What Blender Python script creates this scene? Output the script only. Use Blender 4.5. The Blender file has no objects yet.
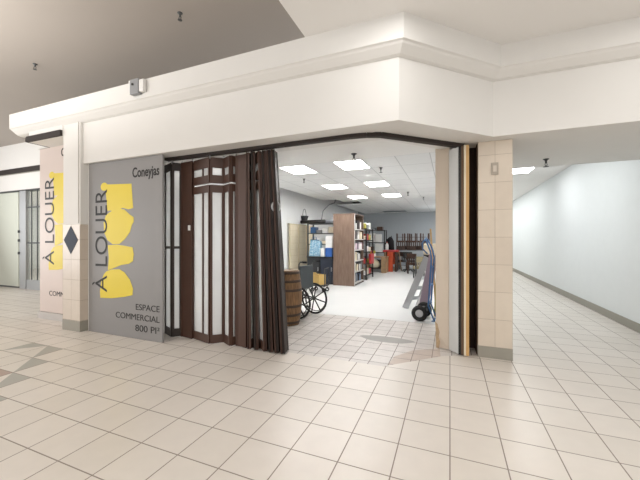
import bpy, bmesh, math, random
from mathutils import Vector, Matrix
random.seed(7)
SC = bpy.context.scene
COL = SC.collection
R = math.radians

# ------------------------------------------------------------ camera
cd = bpy.data.cameras.new('camera'); cam = bpy.data.objects.new('camera', cd); COL.objects.link(cam)
cd.sensor_width = 36; cd.lens = 18.0; cd.clip_start = 0.05; cd.clip_end = 100
cam.location = (0, 0, 1.35); cam.rotation_euler = (R(90), 0, R(22.1))
SC.camera = cam
# ------------------------------------------------------------ world and exposure
w = bpy.data.worlds.new('world'); SC.world = w; w.use_nodes = True
w.node_tree.nodes['Background'].inputs[0].default_value = (1.0, 0.992, 0.985, 1)
w.node_tree.nodes['Background'].inputs[1].default_value = 0.95
SC.view_settings.view_transform = 'Standard'; SC.view_settings.look = 'None'
SC.view_settings.gamma = 1; SC.view_settings.use_curve_mapping = False
SC.view_settings.exposure = 0.43
# ------------------------------------------------------------ area lights of the mall ceiling, and added fills
def area(name, loc, sx, sy, power, col=(1, .985, .965), rot=(0, 0, 0)):
    l = bpy.data.lights.new(name, 'AREA'); l.shape = 'RECTANGLE'; l.size = sx; l.size_y = sy
    l.energy = power; l.color = col
    o = bpy.data.objects.new(name, l); COL.objects.link(o); o.location = loc; o.rotation_euler = rot
    return o
area('mall_ceiling_light', (1.2, -0.6, 3.36), 1.6, 1.6, 40)
area('mall_ceiling_light', (5.0, 1.0, 3.36), 1.6, 1.6, 55)
area('mall_ceiling_light', (-3.6, -1.0, 4.0), 1.6, 1.6, 35)
area('mall_end_fill', (-12.5, 0.0, 1.6), 2.4, 7, 250, (.98, .99, 1), (0, R(-118), 0))  # added unseen fill from the left, brightens the high ceiling
area('mall_ceiling_light', (-10.5, 3.0, 4.0), 1.2, 1.2, 15)
area('high_ceiling_fill', (-5.6, -0.3, 2.6), 2.6, 3.2, 180, (1, .985, .96), (0, R(180), 0))  # added upward fill out of view, lifts the left of the high ceiling
area('downlight', (-0.35, 2.35, 3.37), 0.2, 0.2, 7)
area('downlight', (1.9, 3.0, 3.37), 0.2, 0.2, 6)

# ------------------------------------------------------------ helpers
def lin(h):
    h = h.lstrip('#'); c = [int(h[i:i+2], 16)/255 for i in (0, 2, 4)]
    return tuple((v/12.92 if v <= .04045 else ((v+.055)/1.055)**2.4) for v in c) + (1,)
MATS = {}
def mat(name, col, rough=.6, metal=0, var=.06, scale=6, stretch=(1, 1, 1), bump=0, coat=0, col2=None):
    if name in MATS: return MATS[name]
    m = bpy.data.materials.new(name); m.use_nodes = True; nt = m.node_tree; b = nt.nodes['Principled BSDF']
    b.inputs['Roughness'].default_value = rough; b.inputs['Metallic'].default_value = metal
    b.inputs['Coat Weight'].default_value = coat
    c = lin(col); tc = nt.nodes.new('ShaderNodeTexCoord'); mp = nt.nodes.new('ShaderNodeMapping')
    mp.inputs['Scale'].default_value = stretch
    nz = nt.nodes.new('ShaderNodeTexNoise'); nz.inputs['Scale'].default_value = scale; nz.inputs['Detail'].default_value = 4
    mx = nt.nodes.new('ShaderNodeMix'); mx.data_type = 'RGBA'
    if col2: A, B = c, lin(col2)
    else:
        A = tuple(v*(1-var) for v in c[:3])+(1,); B = tuple(min(1, v*(1+var)) for v in c[:3])+(1,)
    mx.inputs[6].default_value = A; mx.inputs[7].default_value = B
    L = nt.links
    L.new(tc.outputs['Object'], mp.inputs[0]); L.new(mp.outputs[0], nz.inputs['Vector'])
    if col2:
        cr = nt.nodes.new('ShaderNodeMapRange'); cr.inputs[1].default_value = .35; cr.inputs[2].default_value = .65
        L.new(nz.outputs['Fac'], cr.inputs[0]); L.new(cr.outputs[0], mx.inputs[0])
    else: L.new(nz.outputs['Fac'], mx.inputs[0])
    L.new(mx.outputs[2], b.inputs['Base Color'])
    if bump:
        bp = nt.nodes.new('ShaderNodeBump'); bp.inputs['Strength'].default_value = bump; bp.inputs['Distance'].default_value = .004
        L.new(nz.outputs['Fac'], bp.inputs['Height']); L.new(bp.outputs[0], b.inputs['Normal'])
    MATS[name] = m; return m
def emis(name, col, s):
    m = bpy.data.materials.new(name); m.use_nodes = True; nt = m.node_tree; nt.nodes.clear()
    e = nt.nodes.new('ShaderNodeEmission'); e.inputs[0].default_value = lin(col); e.inputs[1].default_value = s
    o = nt.nodes.new('ShaderNodeOutputMaterial'); nt.links.new(e.outputs[0], o.inputs[0]); MATS[name] = m; return m
def tile(name, cols, grout, sx, sy, mortar, origin=(0, 0), rough=.3, axes='XY', mottled=.05, bump=.3, coat=0, roughvar=0):
    """square grid of tiles in object coordinates"""
    m = bpy.data.materials.new(name); m.use_nodes = True; nt = m.node_tree; b = nt.nodes['Principled BSDF']; L = nt.links
    tc = nt.nodes.new('ShaderNodeTexCoord'); sp = nt.nodes.new('ShaderNodeSeparateXYZ'); cb = nt.nodes.new('ShaderNodeCombineXYZ')
    L.new(tc.outputs['Object'], sp.inputs[0])
    for i, a in enumerate(axes):
        ad = nt.nodes.new('ShaderNodeMath'); ad.operation = 'SUBTRACT'; ad.inputs[1].default_value = origin[i]-100*(sx, sy)[i]
        L.new(sp.outputs['XYZ'.index(a)], ad.inputs[0]); L.new(ad.outputs[0], cb.inputs[i])
    br = nt.nodes.new('ShaderNodeTexBrick'); br.offset = 0; br.offset_frequency = 1; br.squash = 1
    br.inputs['Scale'].default_value = 1; br.inputs['Brick Width'].default_value = sx; br.inputs['Row Height'].default_value = sy
    br.inputs['Mortar Size'].default_value = mortar; br.inputs['Mortar Smooth'].default_value = .2; br.inputs['Bias'].default_value = 0
    br.inputs['Color1'].default_value = lin(cols[0]); br.inputs['Color2'].default_value = lin(cols[1]); br.inputs['Mortar'].default_value = lin(grout)
    L.new(cb.outputs[0], br.inputs['Vector'])
    nz = nt.nodes.new('ShaderNodeTexNoise'); nz.inputs['Scale'].default_value = 9; nz.inputs['Detail'].default_value = 6
    L.new(tc.outputs['Object'], nz.inputs['Vector'])
    mr = nt.nodes.new('ShaderNodeMapRange'); mr.inputs[3].default_value = 1-mottled; mr.inputs[4].default_value = 1+mottled
    L.new(nz.outputs['Fac'], mr.inputs[0])
    mx = nt.nodes.new('ShaderNodeMix'); mx.data_type = 'RGBA'; mx.blend_type = 'MULTIPLY'; mx.inputs[0].default_value = 1
    L.new(br.outputs['Color'], mx.inputs[6]); L.new(mr.outputs[0], mx.inputs[7]); L.new(mx.outputs[2], b.inputs['Base Color'])
    rr = nt.nodes.new('ShaderNodeMapRange'); rr.inputs[3].default_value = rough; rr.inputs[4].default_value = .8
    L.new(br.outputs['Fac'], rr.inputs[0]); L.new(rr.outputs[0], b.inputs['Roughness'])
    bp = nt.nodes.new('ShaderNodeBump'); bp.invert = True; bp.inputs['Strength'].default_value = bump; bp.inputs['Distance'].default_value = .003
    L.new(br.outputs['Fac'], bp.inputs['Height']); L.new(bp.outputs[0], b.inputs['Normal'])
    b.inputs['Coat Weight'].default_value = coat
    MATS[name] = m; return m

class MB:
    def __init__(s): s.bm = bmesh.new()
    def hexa(s, v, mi=0):
        vs = [s.bm.verts.new(p) for p in v]
        for f in ((0, 3, 2, 1), (4, 5, 6, 7), (0, 1, 5, 4), (1, 2, 6, 5), (2, 3, 7, 6), (3, 0, 4, 7)):
            s.bm.faces.new([vs[i] for i in f]).material_index = mi
        return s
    def box(s, x0, x1, y0, y1, z0, z1, mi=0, M=None):
        v = [Vector(p) for p in ((x0, y0, z0), (x1, y0, z0), (x1, y1, z0), (x0, y1, z0), (x0, y0, z1), (x1, y0, z1), (x1, y1, z1), (x0, y1, z1))]
        if M: v = [M @ p for p in v]
        return s.hexa(v, mi)
    def bar(s, p, q, w=.03, h=.03, up=(0, 0, 1)):
        p, q = Vector(p), Vector(q); d = (q-p).normalized(); up = Vector(up)
        if abs(d.dot(up)) > .95: up = Vector((0, 1, 0)) if abs(d.y) < .9 else Vector((1, 0, 0))
        a = d.cross(up).normalized()*w/2; b = d.cross(a).normalized()*h/2
        return s.hexa([p-a-b, p+a-b, p+a+b, p-a+b, q-a-b, q+a-b, q+a+b, q-a+b])
    def poly(s, pts, mi=0):
        s.bm.faces.new([s.bm.verts.new(p) for p in pts]).material_index = mi; return s
    def prism(s, pts, d):
        """polygon pts extruded by vector d"""
        d = Vector(d); a = [s.bm.verts.new(Vector(p)) for p in pts]; b = [s.bm.verts.new(Vector(p)+d) for p in pts]; n = len(pts)
        s.bm.faces.new(a[::-1]); s.bm.faces.new(b)
        for i in range(n): s.bm.faces.new([a[i], a[(i+1) % n], b[(i+1) % n], b[i]])
        return s
    def tube(s, pts, r, n=10, closed=False):
        pts = [Vector(p) for p in pts]; m = len(pts); rings = []; prev = None
        for i, p in enumerate(pts):
            if closed: d = pts[(i+1) % m]-pts[i-1]
            else: d = pts[min(i+1, m-1)]-pts[max(i-1, 0)]
            d.normalize()
            if prev is None: a = d.orthogonal().normalized()
            else: a = (prev-d*prev.dot(d)).normalized()
            prev = a; b = d.cross(a); rr = r[i] if isinstance(r, (list, tuple)) else r
            rings.append([s.bm.verts.new(p+(a*math.cos(t)+b*math.sin(t))*rr) for t in (2*math.pi*k/n for k in range(n))])
        for i in range(m if closed else m-1):
            A, B = rings[i], rings[(i+1) % m]
            for k in range(n):
                f = s.bm.faces.new([A[k], A[(k+1) % n], B[(k+1) % n], B[k]]); f.smooth = True
        if not closed:
            s.bm.faces.new(rings[0][::-1]); s.bm.faces.new(rings[-1])
        return s
    def ring(s, c, ax, Rr, r, n=36, k=8):
        ax = Vector(ax).normalized(); a = ax.orthogonal().normalized(); b = ax.cross(a); c = Vector(c)
        return s.tube([c+(a*math.cos(t)+b*math.sin(t))*Rr for t in (2*math.pi*i/n for i in range(n))], r, k, True)
    def lathe(s, prof, n=28, c=(0, 0, 0), flute=0):
        c = Vector(c); rings = []
        for r, z in prof:
            rings.append([s.bm.verts.new(c+Vector((math.cos(t)*r, math.sin(t)*r, z))) for t in (2*math.pi*i/n for i in range(n))])
        for A, B in zip(rings, rings[1:]):
            for k in range(n):
                f = s.bm.faces.new([A[k], A[(k+1) % n], B[(k+1) % n], B[k]]); f.smooth = True
        s.bm.faces.new(rings[0][::-1]); s.bm.faces.new(rings[-1]); return s
    def build(s, name, m, parent=None, bevel=0, label=None, kind=None):
        bmesh.ops.recalc_face_normals(s.bm, faces=s.bm.faces)
        me = bpy.data.meshes.new(name); s.bm.to_mesh(me); s.bm.free()
        o = bpy.data.objects.new(name, me); COL.objects.link(o)
        for q in (m if isinstance(m, (list, tuple)) else [m]): me.materials.append(q)
        if bevel:
            b = o.modifiers.new('bevel', 'BEVEL'); b.width = bevel; b.segments = 2; b.limit_method = 'ANGLE'
        if parent: o.parent = parent
        if label: o['label'] = label
        if kind: o['kind'] = kind
        return o
def tag(o, label, cat, group=None):
    o['label'] = label; o['category'] = cat
    if group: o['group'] = group
    return o
def thing(name, label, cat, loc=(0, 0, 0), rz=0, group=None):
    o = bpy.data.objects.new(name, None); COL.objects.link(o); o.location = loc; o.rotation_euler = (0, 0, rz); o.empty_display_size = .1
    return tag(o, label, cat, group)
def dup(o, parent=None):
    c = o.copy(); COL.objects.link(c)
    if parent: c.parent = parent
    for ch in list(o.children): dup(ch, c)
    return c
def place(o, loc, rz=None, label=None, group=None, scale=None):
    o.location = loc
    if rz is not None: o.rotation_euler = (0, 0, rz)
    if label: o['label'] = label
    if group: o['group'] = group
    if scale: o.scale = scale
    return o
def struct(mb, name, m, bevel=0): return mb.build(name, m, None, bevel, None, 'structure')
def text_mesh(name, body, w, h, rot90=False, depth=.002, m=None, parent=None, loc=(0, 0, 0), bold=0):
    """lettering in the XZ plane facing -Y, fitted to w x h, lower left corner at loc"""
    cu = bpy.data.curves.new(name, 'FONT'); cu.body = body; cu.extrude = .01; cu.offset = bold
    t = bpy.data.objects.new(name, cu); COL.objects.link(t)
    bpy.context.view_layer.update()
    me = bpy.data.meshes.new_from_object(t.evaluated_get(bpy.context.evaluated_depsgraph_get()))
    COL.objects.unlink(t); bpy.data.objects.remove(t)
    xs = [v.co.x for v in me.vertices]; ys = [v.co.y for v in me.vertices]
    x0, x1, y0, y1 = min(xs), max(xs), min(ys), max(ys)
    for v in me.vertices:
        a = (v.co.x-x0)/(x1-x0); b = (v.co.y-y0)/(y1-y0); d = -depth*(1 if v.co.z > 0 else 0)
        v.co = (w*(1-b), d, h*a) if rot90 else (w*a, d, h*b)
    o = bpy.data.objects.new(name, me); COL.objects.link(o); me.materials.clear(); me.materials.append(m)
    o.location = loc
    if parent: o.parent = parent
    return o

# ------------------------------------------------------------ materials
WHITE = mat('white_wall_paint', '#e0deda', .75, var=.02, scale=3)
CEIL = mat('white_ceiling_paint', '#ebe9e6', .85, var=.02, scale=2)
HIGH = mat('high_ceiling_paint', '#9f978f', .85, var=.02, scale=2)  # one even tone, darker than the low ceiling
STOREW = mat('store_wall_white', '#ebecec', .7, var=.02)
GREYW = mat('store_back_wall_grey', '#b4b8bc', .75, var=.03)
CORRW = mat('corridor_wall_paint', '#e3e6e6', .95, var=.02)
BASEG = mat('grey_base_tile', '#959186', .45, var=.05)
FLOORT = tile('mall_floor_tile', ('#dad3cb', '#d4cdc4'), '#8d8279', .317, .317, .0042, (0, .258), .34)
DUSTYT = tile('dusty_brown_tile', ('#c3b4a9', '#b9aa9f'), '#877d76', .213, .213, .0045, (.02, .1), .5, mottled=.15)
FLOORGREY = tile('inlay_grey_tile', ('#a9a7a0', '#a4a29a'), '#8d8279', .317, .317, .0042, (0, .258), .36)
FLOORBROWN = tile('inlay_brown_tile', ('#b19b90', '#ab958a'), '#8d8279', .317, .317, .0042, (0, .258), .36)
INNERT = tile('store_entry_tile', ('#cfc9c4', '#c2bbb6'), '#7d746e', .213, .213, .0045, (.02, .1), .35, mottled=.16)
CEMENT = mat('grey_cement_patch', '#a19d99', .6, var=.08, scale=8)
SMOOTH = mat('store_smooth_floor', '#d3d3d2', .4, var=.04, scale=2)
PILTILE = tile('pillar_beige_tile', ('#d4c8b8', '#cec1b1'), '#a89a8b', .174, .313, .0022, (0, .13), .35, axes='XZ', mottled=.06)
COLTILE = tile('column_beige_tile', ('#d0c4b6', '#cabdaf'), '#a89a8b', .2, .3, .0025, (-.2, .16), .35, axes='XZ', mottled=.06)
GRID = tile('acoustic_ceiling_tile', ('#ebebea', '#e7e7e6'), '#c2c2c2', .575, .755, .008, (-2.0375, 5.6), .9, mottled=.03, bump=.1)
SIGNG = mat('sign_grey_vinyl', '#8a8887', .5, var=.02)
SIGNP = mat('sign_pale_pink_vinyl', '#d3c4bc', .5, var=.02)
YEL = mat('sign_yellow', '#dfc834', .5, var=.03)
INK = mat('sign_black_ink', '#1e1c1b', .6, var=0)
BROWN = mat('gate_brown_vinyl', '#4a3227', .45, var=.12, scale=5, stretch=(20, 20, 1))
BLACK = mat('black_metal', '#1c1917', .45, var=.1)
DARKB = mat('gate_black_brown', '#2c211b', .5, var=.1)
TRACK = mat('track_dark_bronze', '#2a211d', .75, var=.1)
STEEL = mat('brushed_steel', '#b9bbbd', .3, metal=.9, var=.05)
SILVER = mat('silver_painted_frame', '#a8aaab', .4, metal=.4, var=.04)
DGREY = mat('dark_grey_metal', '#4a4c4c', .45, metal=.4, var=.05)
RUBBER = mat('black_rubber', '#161616', .7, var=.1)
PINE = mat('pine_wood', '#d2ac74', .55, col2='#c79c62', scale=5, stretch=(14, 14, .8))
OAK = mat('oak_stave', '#8a6742', .6, col2='#5f4429', scale=6, stretch=(10, 10, 1.2))
LAMIN = mat('walnut_laminate', '#7b6658', .5, col2='#6a5548', scale=4, stretch=(6, 6, .8))
DWOOD = mat('dark_stained_wood', '#543728', .5, col2='#3a271e', scale=6)
TWOOD = mat('table_wood', '#a98b68', .5, col2='#94775a', scale=5, stretch=(1, 6, 1))
CREAM = mat('cream_board', '#ded2b9', .6, var=.04)
JAMB = mat('cream_jamb_paint', '#d6c8b7', .6, var=.03)
LEAF = mat('white_door_laminate', '#d7d8d6', .4, var=.02)
BLUE = mat('blue_enamel', '#3c6797', .35, var=.08)
NAVY = mat('navy_cabinet_metal', '#232a38', .45, var=.1)
LBLUE = mat('light_blue_print_fabric', '#4f8fb5', .8, col2='#b9d2de', scale=22)
CBLUE = mat('cobalt_blue_plastic', '#2a5ca6', .4, var=.05)
WPL = mat('white_plastic', '#e6e5e2', .4, var=.03)
RED = mat('red_plastic', '#b5383a', .45, var=.08)
ORANGE = mat('orange_panel', '#c9502b', .5, var=.06)
TAN = mat('tan_upholstery', '#8f8568', .8, var=.1)
MAUVE = mat('mauve_board', '#9a8a98', .6, var=.06)
OLIVE = mat('olive_yellow_board', '#a8a03c', .6, var=.1)
ALUM = mat('aluminium', '#b4b6b8', .35, metal=.7, var=.05)
SLATE = mat('slate_blue_tile', '#2f3746', .7, var=.08)
VINYL = mat('grey_seat_vinyl', '#434b4f', .5, var=.1)
CARD = mat('tan_cardboard', '#c9a865', .8, var=.06)
PALEG = mat('pale_green_wall', '#ccd0c4', .6, var=.02)
BEIGEP = mat('beige_brown_panel', '#a29482', .6, var=.06)
def glassy(name, col, tr, rough=.1):
    m = bpy.data.materials.new(name); m.use_nodes = True; nt = m.node_tree; nt.nodes.clear(); L = nt.links
    t = nt.nodes.new('ShaderNodeBsdfTransparent'); d = nt.nodes.new('ShaderNodeBsdfTranslucent'); df = nt.nodes.new('ShaderNodeBsdfDiffuse')
    g = nt.nodes.new('ShaderNodeBsdfGlossy'); g.inputs['Roughness'].default_value = rough
    d.inputs[0].default_value = lin(col); df.inputs[0].default_value = lin(col)
    a = nt.nodes.new('ShaderNodeMixShader'); a.inputs[0].default_value = .4; L.new(d.outputs[0], a.inputs[1]); L.new(df.outputs[0], a.inputs[2])
    b = nt.nodes.new('ShaderNodeMixShader'); b.inputs[0].default_value = tr; L.new(a.outputs[0], b.inputs[1]); L.new(t.outputs[0], b.inputs[2])
    c = nt.nodes.new('ShaderNodeMixShader'); c.inputs[0].default_value = .06; L.new(b.outputs[0], c.inputs[1]); L.new(g.outputs[0], c.inputs[2])
    o = nt.nodes.new('ShaderNodeOutputMaterial'); L.new(c.outputs[0], o.inputs[0]); MATS[name] = m; return m
PANE = glassy('milky_gate_pane', '#f0f2f2', .45)
CLEAR = glassy('clear_door_glass', '#e8f0ee', .9)
STORE_LAMP = emis('troffer_glow', '#fffefc', 21)
CORR_LAMP = emis('corridor_troffer_glow', '#fbfdff', 9)

# ------------------------------------------------------------ FLOOR
S = .317; OX, OY = 0, .258
f = MB()
f.poly([(-22, -7, 0), (12, -7, 0), (12, 24, 0), (-22, 24, 0)], 0)
f.poly([(-4.75, 3.42, .001), (-.66, 3.42, .001), (-.06, 4.0, .001), (.3, 4.16, .001), (.3, 5.45, .001), (-4.75, 5.4, .001)], 3)
f.poly([(-4.75, 5.4, .0012), (.3, 5.45, .0012), (.3, 17.3, .0012), (-4.75, 17.3, .0012)], 4)
def T(a, b): return (OX+a*S, OY+b*S, .0008)
for t in ([(-17, 6), (-16, 6), (-17, 5)], [(-16, 6), (-16, 7), (-15, 7)], [(-15, 7), (-14, 7), (-14, 6)], [(-14, 6), (-13, 6), (-13, 5)],
          [(-13, 5), (-12, 5), (-12, 4)], [(-12, 4), (-11, 4), (-11, 3)]):
    f.poly([T(*p) for p in t], 1)
f.poly([T(-14, 5), T(-13, 5), T(-13, 4), T(-14, 4)], 2)
patch = [(-.80+.36*math.cos(t)*(1+.12*math.sin(3*t)), 4.36+.13*math.sin(t), .0016) for t in (2*math.pi*i/22 for i in range(22))]
f.poly(patch, 5)
f.poly([(-.62, 3.46, .0016), (-.1, 3.96, .0016), (-.12, 4.25, .0016), (-.42, 4.05, .0016), (-.6, 3.75, .0016)], 6)
struct(f, 'floor', [FLOORT, FLOORGREY, FLOORBROWN, INNERT, SMOOTH, CEMENT, DUSTYT])

# ------------------------------------------------------------ mall fascia: upper band, stepped cornice, lower face
CX, CY = -.444, 3.07; DX, DY = .436, 3.95     # outer and inner corner of the lower face
k = math.tan(R(22.5))
def path(d, x0, x1):      # line of the facade pushed d towards the mall
    return [(x0, CY-d), (CX+k*d, CY-d), (DX+k*d, DY-d), (x1, DY-d)]
def band(name, x0, x1, prof, m):
    """prof: closed loop of (d, z)"""
    mb = MB(); cols = []
    for d, z in prof: cols.append([mb.bm.verts.new((x, y, z)) for x, y in path(d, x0, x1)])
    n = len(prof)
    for i in range(n):
        A, B = cols[i], cols[(i+1) % n]
        for j in range(3): mb.bm.faces.new([A[j], A[j+1], B[j+1], B[j]])
    mb.bm.faces.new([c[0] for c in cols]); mb.bm.faces.new([c[-1] for c in cols][::-1])
    return struct(mb, name, m)
band('trim_1', -6.65, 10, [(.145, 3.39), (.145, 3.16), (.125, 3.15), (.11, 3.135), (.04, 3.085), (.0, 3.075), (-.02, 3.075), (-.25, 3.075), (-.25, 3.39)], WHITE)
band('wall_front', -5.03, 10, [(0, 3.075), (0, 2.48), (-.25, 2.48), (-.25, 3.075)], WHITE)
# soffit behind the right fascia, above the corridor mouth
struct(MB().box(.3, 10, 4.2, 5.86, 2.48, 3.1).box(-.17, .3, 4.1, 4.7, 2.5, 2.8), 'ceiling', WHITE)
# soffit between fascia and track along the shop opening
mb = MB()
mb.prism([(-5.03, 3.31, 2.485), (-.54, 3.31, 2.485), (.3, 4.15, 2.485), (.3, 4.3, 2.485), (-.1, 4.3, 2.485), (-.70, 3.62, 2.485), (-5.03, 3.62, 2.485)], (0, 0, .6))
struct(mb, 'trim_2', WHITE)
# end soffit over the second sign
struct(MB().box(-6.3, -5.43, 3.02, 3.33, 2.925, 3.1).box(-6.65, -5.03, 3.31, 3.55, 2.93, 3.14), 'trim_3', WHITE)
tag(MB().box(-6.31, -5.43, 2.985, 3.02, 2.925, 3.01).box(-6.33, -6.31, 2.985, 3.33, 2.925, 3.0).build('track_housing', TRACK), 'dark bronze track housing under the white soffit above the pale pink sign', 'track')

# ------------------------------------------------------------ ceilings
mb = MB()
mb.prism([(-1.35, -7, 3.39), (10, -7, 3.39), (10, 4.0, 3.39), (.3, 4.0, 3.39), (-.5, 3.2, 3.39), (-1.35, 3.2, 3.39)], (0, 0, .06))
mb.box(-1.35, -1.30, -7, 3.2, 3.45, 4.04)
struct(mb, 'ceiling', CEIL)
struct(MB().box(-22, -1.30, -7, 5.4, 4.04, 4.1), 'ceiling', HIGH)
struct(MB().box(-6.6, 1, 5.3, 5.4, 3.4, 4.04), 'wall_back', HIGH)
# corridor ceiling
struct(MB().box(.65, 2.7, 5.86, 22, 3.05, 3.1).box(.65, 2.7, 5.84, 5.86, 2.48, 3.1), 'ceiling', CEIL)
# store ceilings: gypsum strip, then lay-in grid with open cells
struct(MB().prism([(-4.9, 3.6, 2.8), (-.55, 3.6, 2.8), (.3, 4.45, 2.8), (.3, 5.6, 2.8), (-4.9, 5.6, 2.8)], (0, 0, .04)), 'ceiling', CEIL)
missing = {(-3, 8), (-4, 8), (-4, 7), (-2, 14), (-1, 14)}
lampcell = {(0, 0), (-2, 0), (0, 3), (-2, 3), (0, 6), (-2, 6)}
mb = MB()
for j in range(16):
    for i in range(-4, 4):
        x0 = -2.0375+.575*i; y0 = 5.6+.755*j
        if (i, j) in missing or (i, j) in lampcell: continue
        a, b = max(x0, -4.75), min(x0+.575, .0)
        if b-a < .01: continue
        mb.box(a, b, y0, min(y0+.755, 17.3), 2.8, 2.815)
struct(mb, 'ceiling', GRID)
struct(MB().box(-4.9, .3, 5.6, 17.4, 3.3, 3.35), 'ceiling', mat('dark_plenum', '#2a2826', .9))

# ------------------------------------------------------------ walls
struct(MB().box(-4.9, -4.75, 3.5, 17.4, 0, 3.3), 'wall_left', STOREW)
struct(MB().box(-4.75, 0, 17.3, 17.4, 0, 3.3), 'wall_back', GREYW)
struct(MB().box(0, .64, 4.75, 22, 0, 3.3), 'wall_right', STOREW)
struct(MB().box(2.56, 2.7, 3.95, 22, 0, 3.05), 'wall_corridor', CORRW)
struct(MB().box(.64, 2.56, 22, 22.1, 0, 3.05), 'wall_corridor_end', CORRW)
struct(MB().box(2.7, 10, 3.97, 4.1, 0, 2.48), 'wall_mall_right', WHITE)
struct(MB().box(2.545, 2.56, 3.95, 22, 0, .13), 'baseboard_corridor', BASEG)
struct(MB().box(-5.03, -3.56, 3.137, 3.16, 0, 2.485).box(-4.9, -3.88, 3.25, 3.52, 0, 2.48), 'wall_behind_sign', WHITE)
struct(MB().box(-6.62, -5.05, 3.36, 3.5, 0, 2.93), 'wall_behind_sign', WHITE)
struct(MB().box(-6.63, -5.43, 3.30, 3.36, 0, .115), 'baseboard_sign', mat('pale_grey_base', '#bdb8b4', .5))

# ------------------------------------------------------------ tiled pillar and column
p = thing('tiled_pillar', 'square pillar clad in large beige tiles at the corridor corner', 'pillar', (.475, 4.12, 0))
MB().box(-.174, .174, 0, .34, .13, 2.478).build('tile_cladding', PILTILE, p)
MB().box(-.176, .176, -.003, .34, 0, .13).build('base_tile', BASEG, p, label='grey base tile')
sw = MB().box(-.04, .033, -.012, 0, 2.09, 2.23).build('wall_plate', mat('plate_grey', '#aaa093', .5), p, .003)
MB().box(-.022, .015, -.02, -.012, 2.125, 2.195).build('key_switch', mat('plate_pale', '#c9bfb2', .4), sw, .002)

c = thing('mall_column', 'white column with beige tiled lower half and slate diamond between the two signs', 'column', (-5.23, 3.03, 0))
MB().box(-.2, .2, .0, .32, 1.58, 3.148).build('upper_shaft', WHITE, c, .004)
MB().box(-.203, .203, -.006, .32, .155, 1.58).build('tile_cladding', COLTILE, c)
MB().box(-.206, .206, -.01, .32, 0, .155).build('base_tile', BASEG, c, label='grey base tile')
MB().prism([(-.17, -.0065, 1.35), (-.005, -.0065, 1.14), (.16, -.0065, 1.35), (-.005, -.0065, 1.56)], (0, -.004, 0)).build('diamond_tile', SLATE, c, label='slate blue diamond inlay')
MB().box(.165, .17, -.008, 0, 1.6, 3.148).build('joint', mat('joint_grey', '#b4aea8', .7), c)  # thin grey strip up the shaft

# ------------------------------------------------------------ signs
def sign(name, x0, y, zt, face, label, dz, dzl, lx=0, logo=(.92, 2.165)):
    s = thing(name, label, 'sign', (x0, y, 0))
    pl = MB().box(0, 1.475, 0, .02, .0 if zt < 2.6 else .12, zt).build('board', face, s)
    for bi_, (nm, pts, zz) in enumerate((('splash', [(.36, 2.15), (.90, 2.128), (.93, 1.79), (.84, 1.775), (.72, 1.80), (.6, 1.765), (.41, 1.77), (.38, 2.0)], -.002),
                    ('splash', [(.34+.075*math.cos(t), 2.12+.06*math.sin(t)) for t in (2*math.pi*i/14 for i in range(14))], -.0026),
                    ('splash', [(.5, 1.765), (.62, 1.80), (.76, 1.775), (.87, 1.70), (.94, 1.665), (.945, 1.6), (.91, 1.56), (.87, 1.46), (.77, 1.36), (.66, 1.295), (.52, 1.29), (.41, 1.35), (.34, 1.46), (.33, 1.6), (.38, 1.71)], -.002),
                    ('splash', [(.42, 1.275), (.6, 1.285), (.76, 1.27), (.92, 1.25), (.945, 1.16), (.93, 1.06), (.85, 1.02), (.7, 1.0), (.56, .955), (.42, .915), (.44, 1.1)], -.002),
                    ('splash', [(.39, .90), (.5, .93), (.66, .94), (.76, .90), (.87, .80), (.93, .68), (.92, .59), (.75, .555), (.5, .52), (.26, .51), (.25, .6), (.28, .74), (.33, .85)], -.002))):
        MB().prism([(a, 0, b+dz) for a, b in pts], (0, -.0012, 0)).build(nm, YEL, pl, label='yellow painted shape').location.y = -.0004-.0004*bi_
    text_mesh('lettering', '\u00c0 LOUER', .32, 1.48, True, .001, INK, pl, (.085, -.0035, .60+dz), bold=-.005)
    text_mesh('logo_lettering', 'Coneyjas', .50, .18, False, .002, INK, pl, (logo[0], -.001, logo[1]), bold=.018)
    text_mesh('lettering', 'ESPACE', .44, .082, False, .002, INK, pl, (lx+.985, -.001, .395+dzl))
    text_mesh('lettering', 'COMMERCIAL', .84, .082, False, .002, INK, pl, (lx+.585, -.001, .255+dzl))
    text_mesh('lettering', '800 PI\u00b2', .45, .088, False, .002, INK, pl, (lx+.975, -.001, .105+dzl))
    return s
sign('for_rent_sign', -4.969, 3.112, 2.478, SIGNG, 'grey vinyl rental sign reading A LOUER with yellow shapes beside the folding gate', 0, 0)
sign('for_rent_sign', -6.60, 3.32, 2.925, SIGNP, 'pale pink vinyl rental sign partly hidden behind the white tiled column', .33, .15, -.315, (.6, 2.70))

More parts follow.
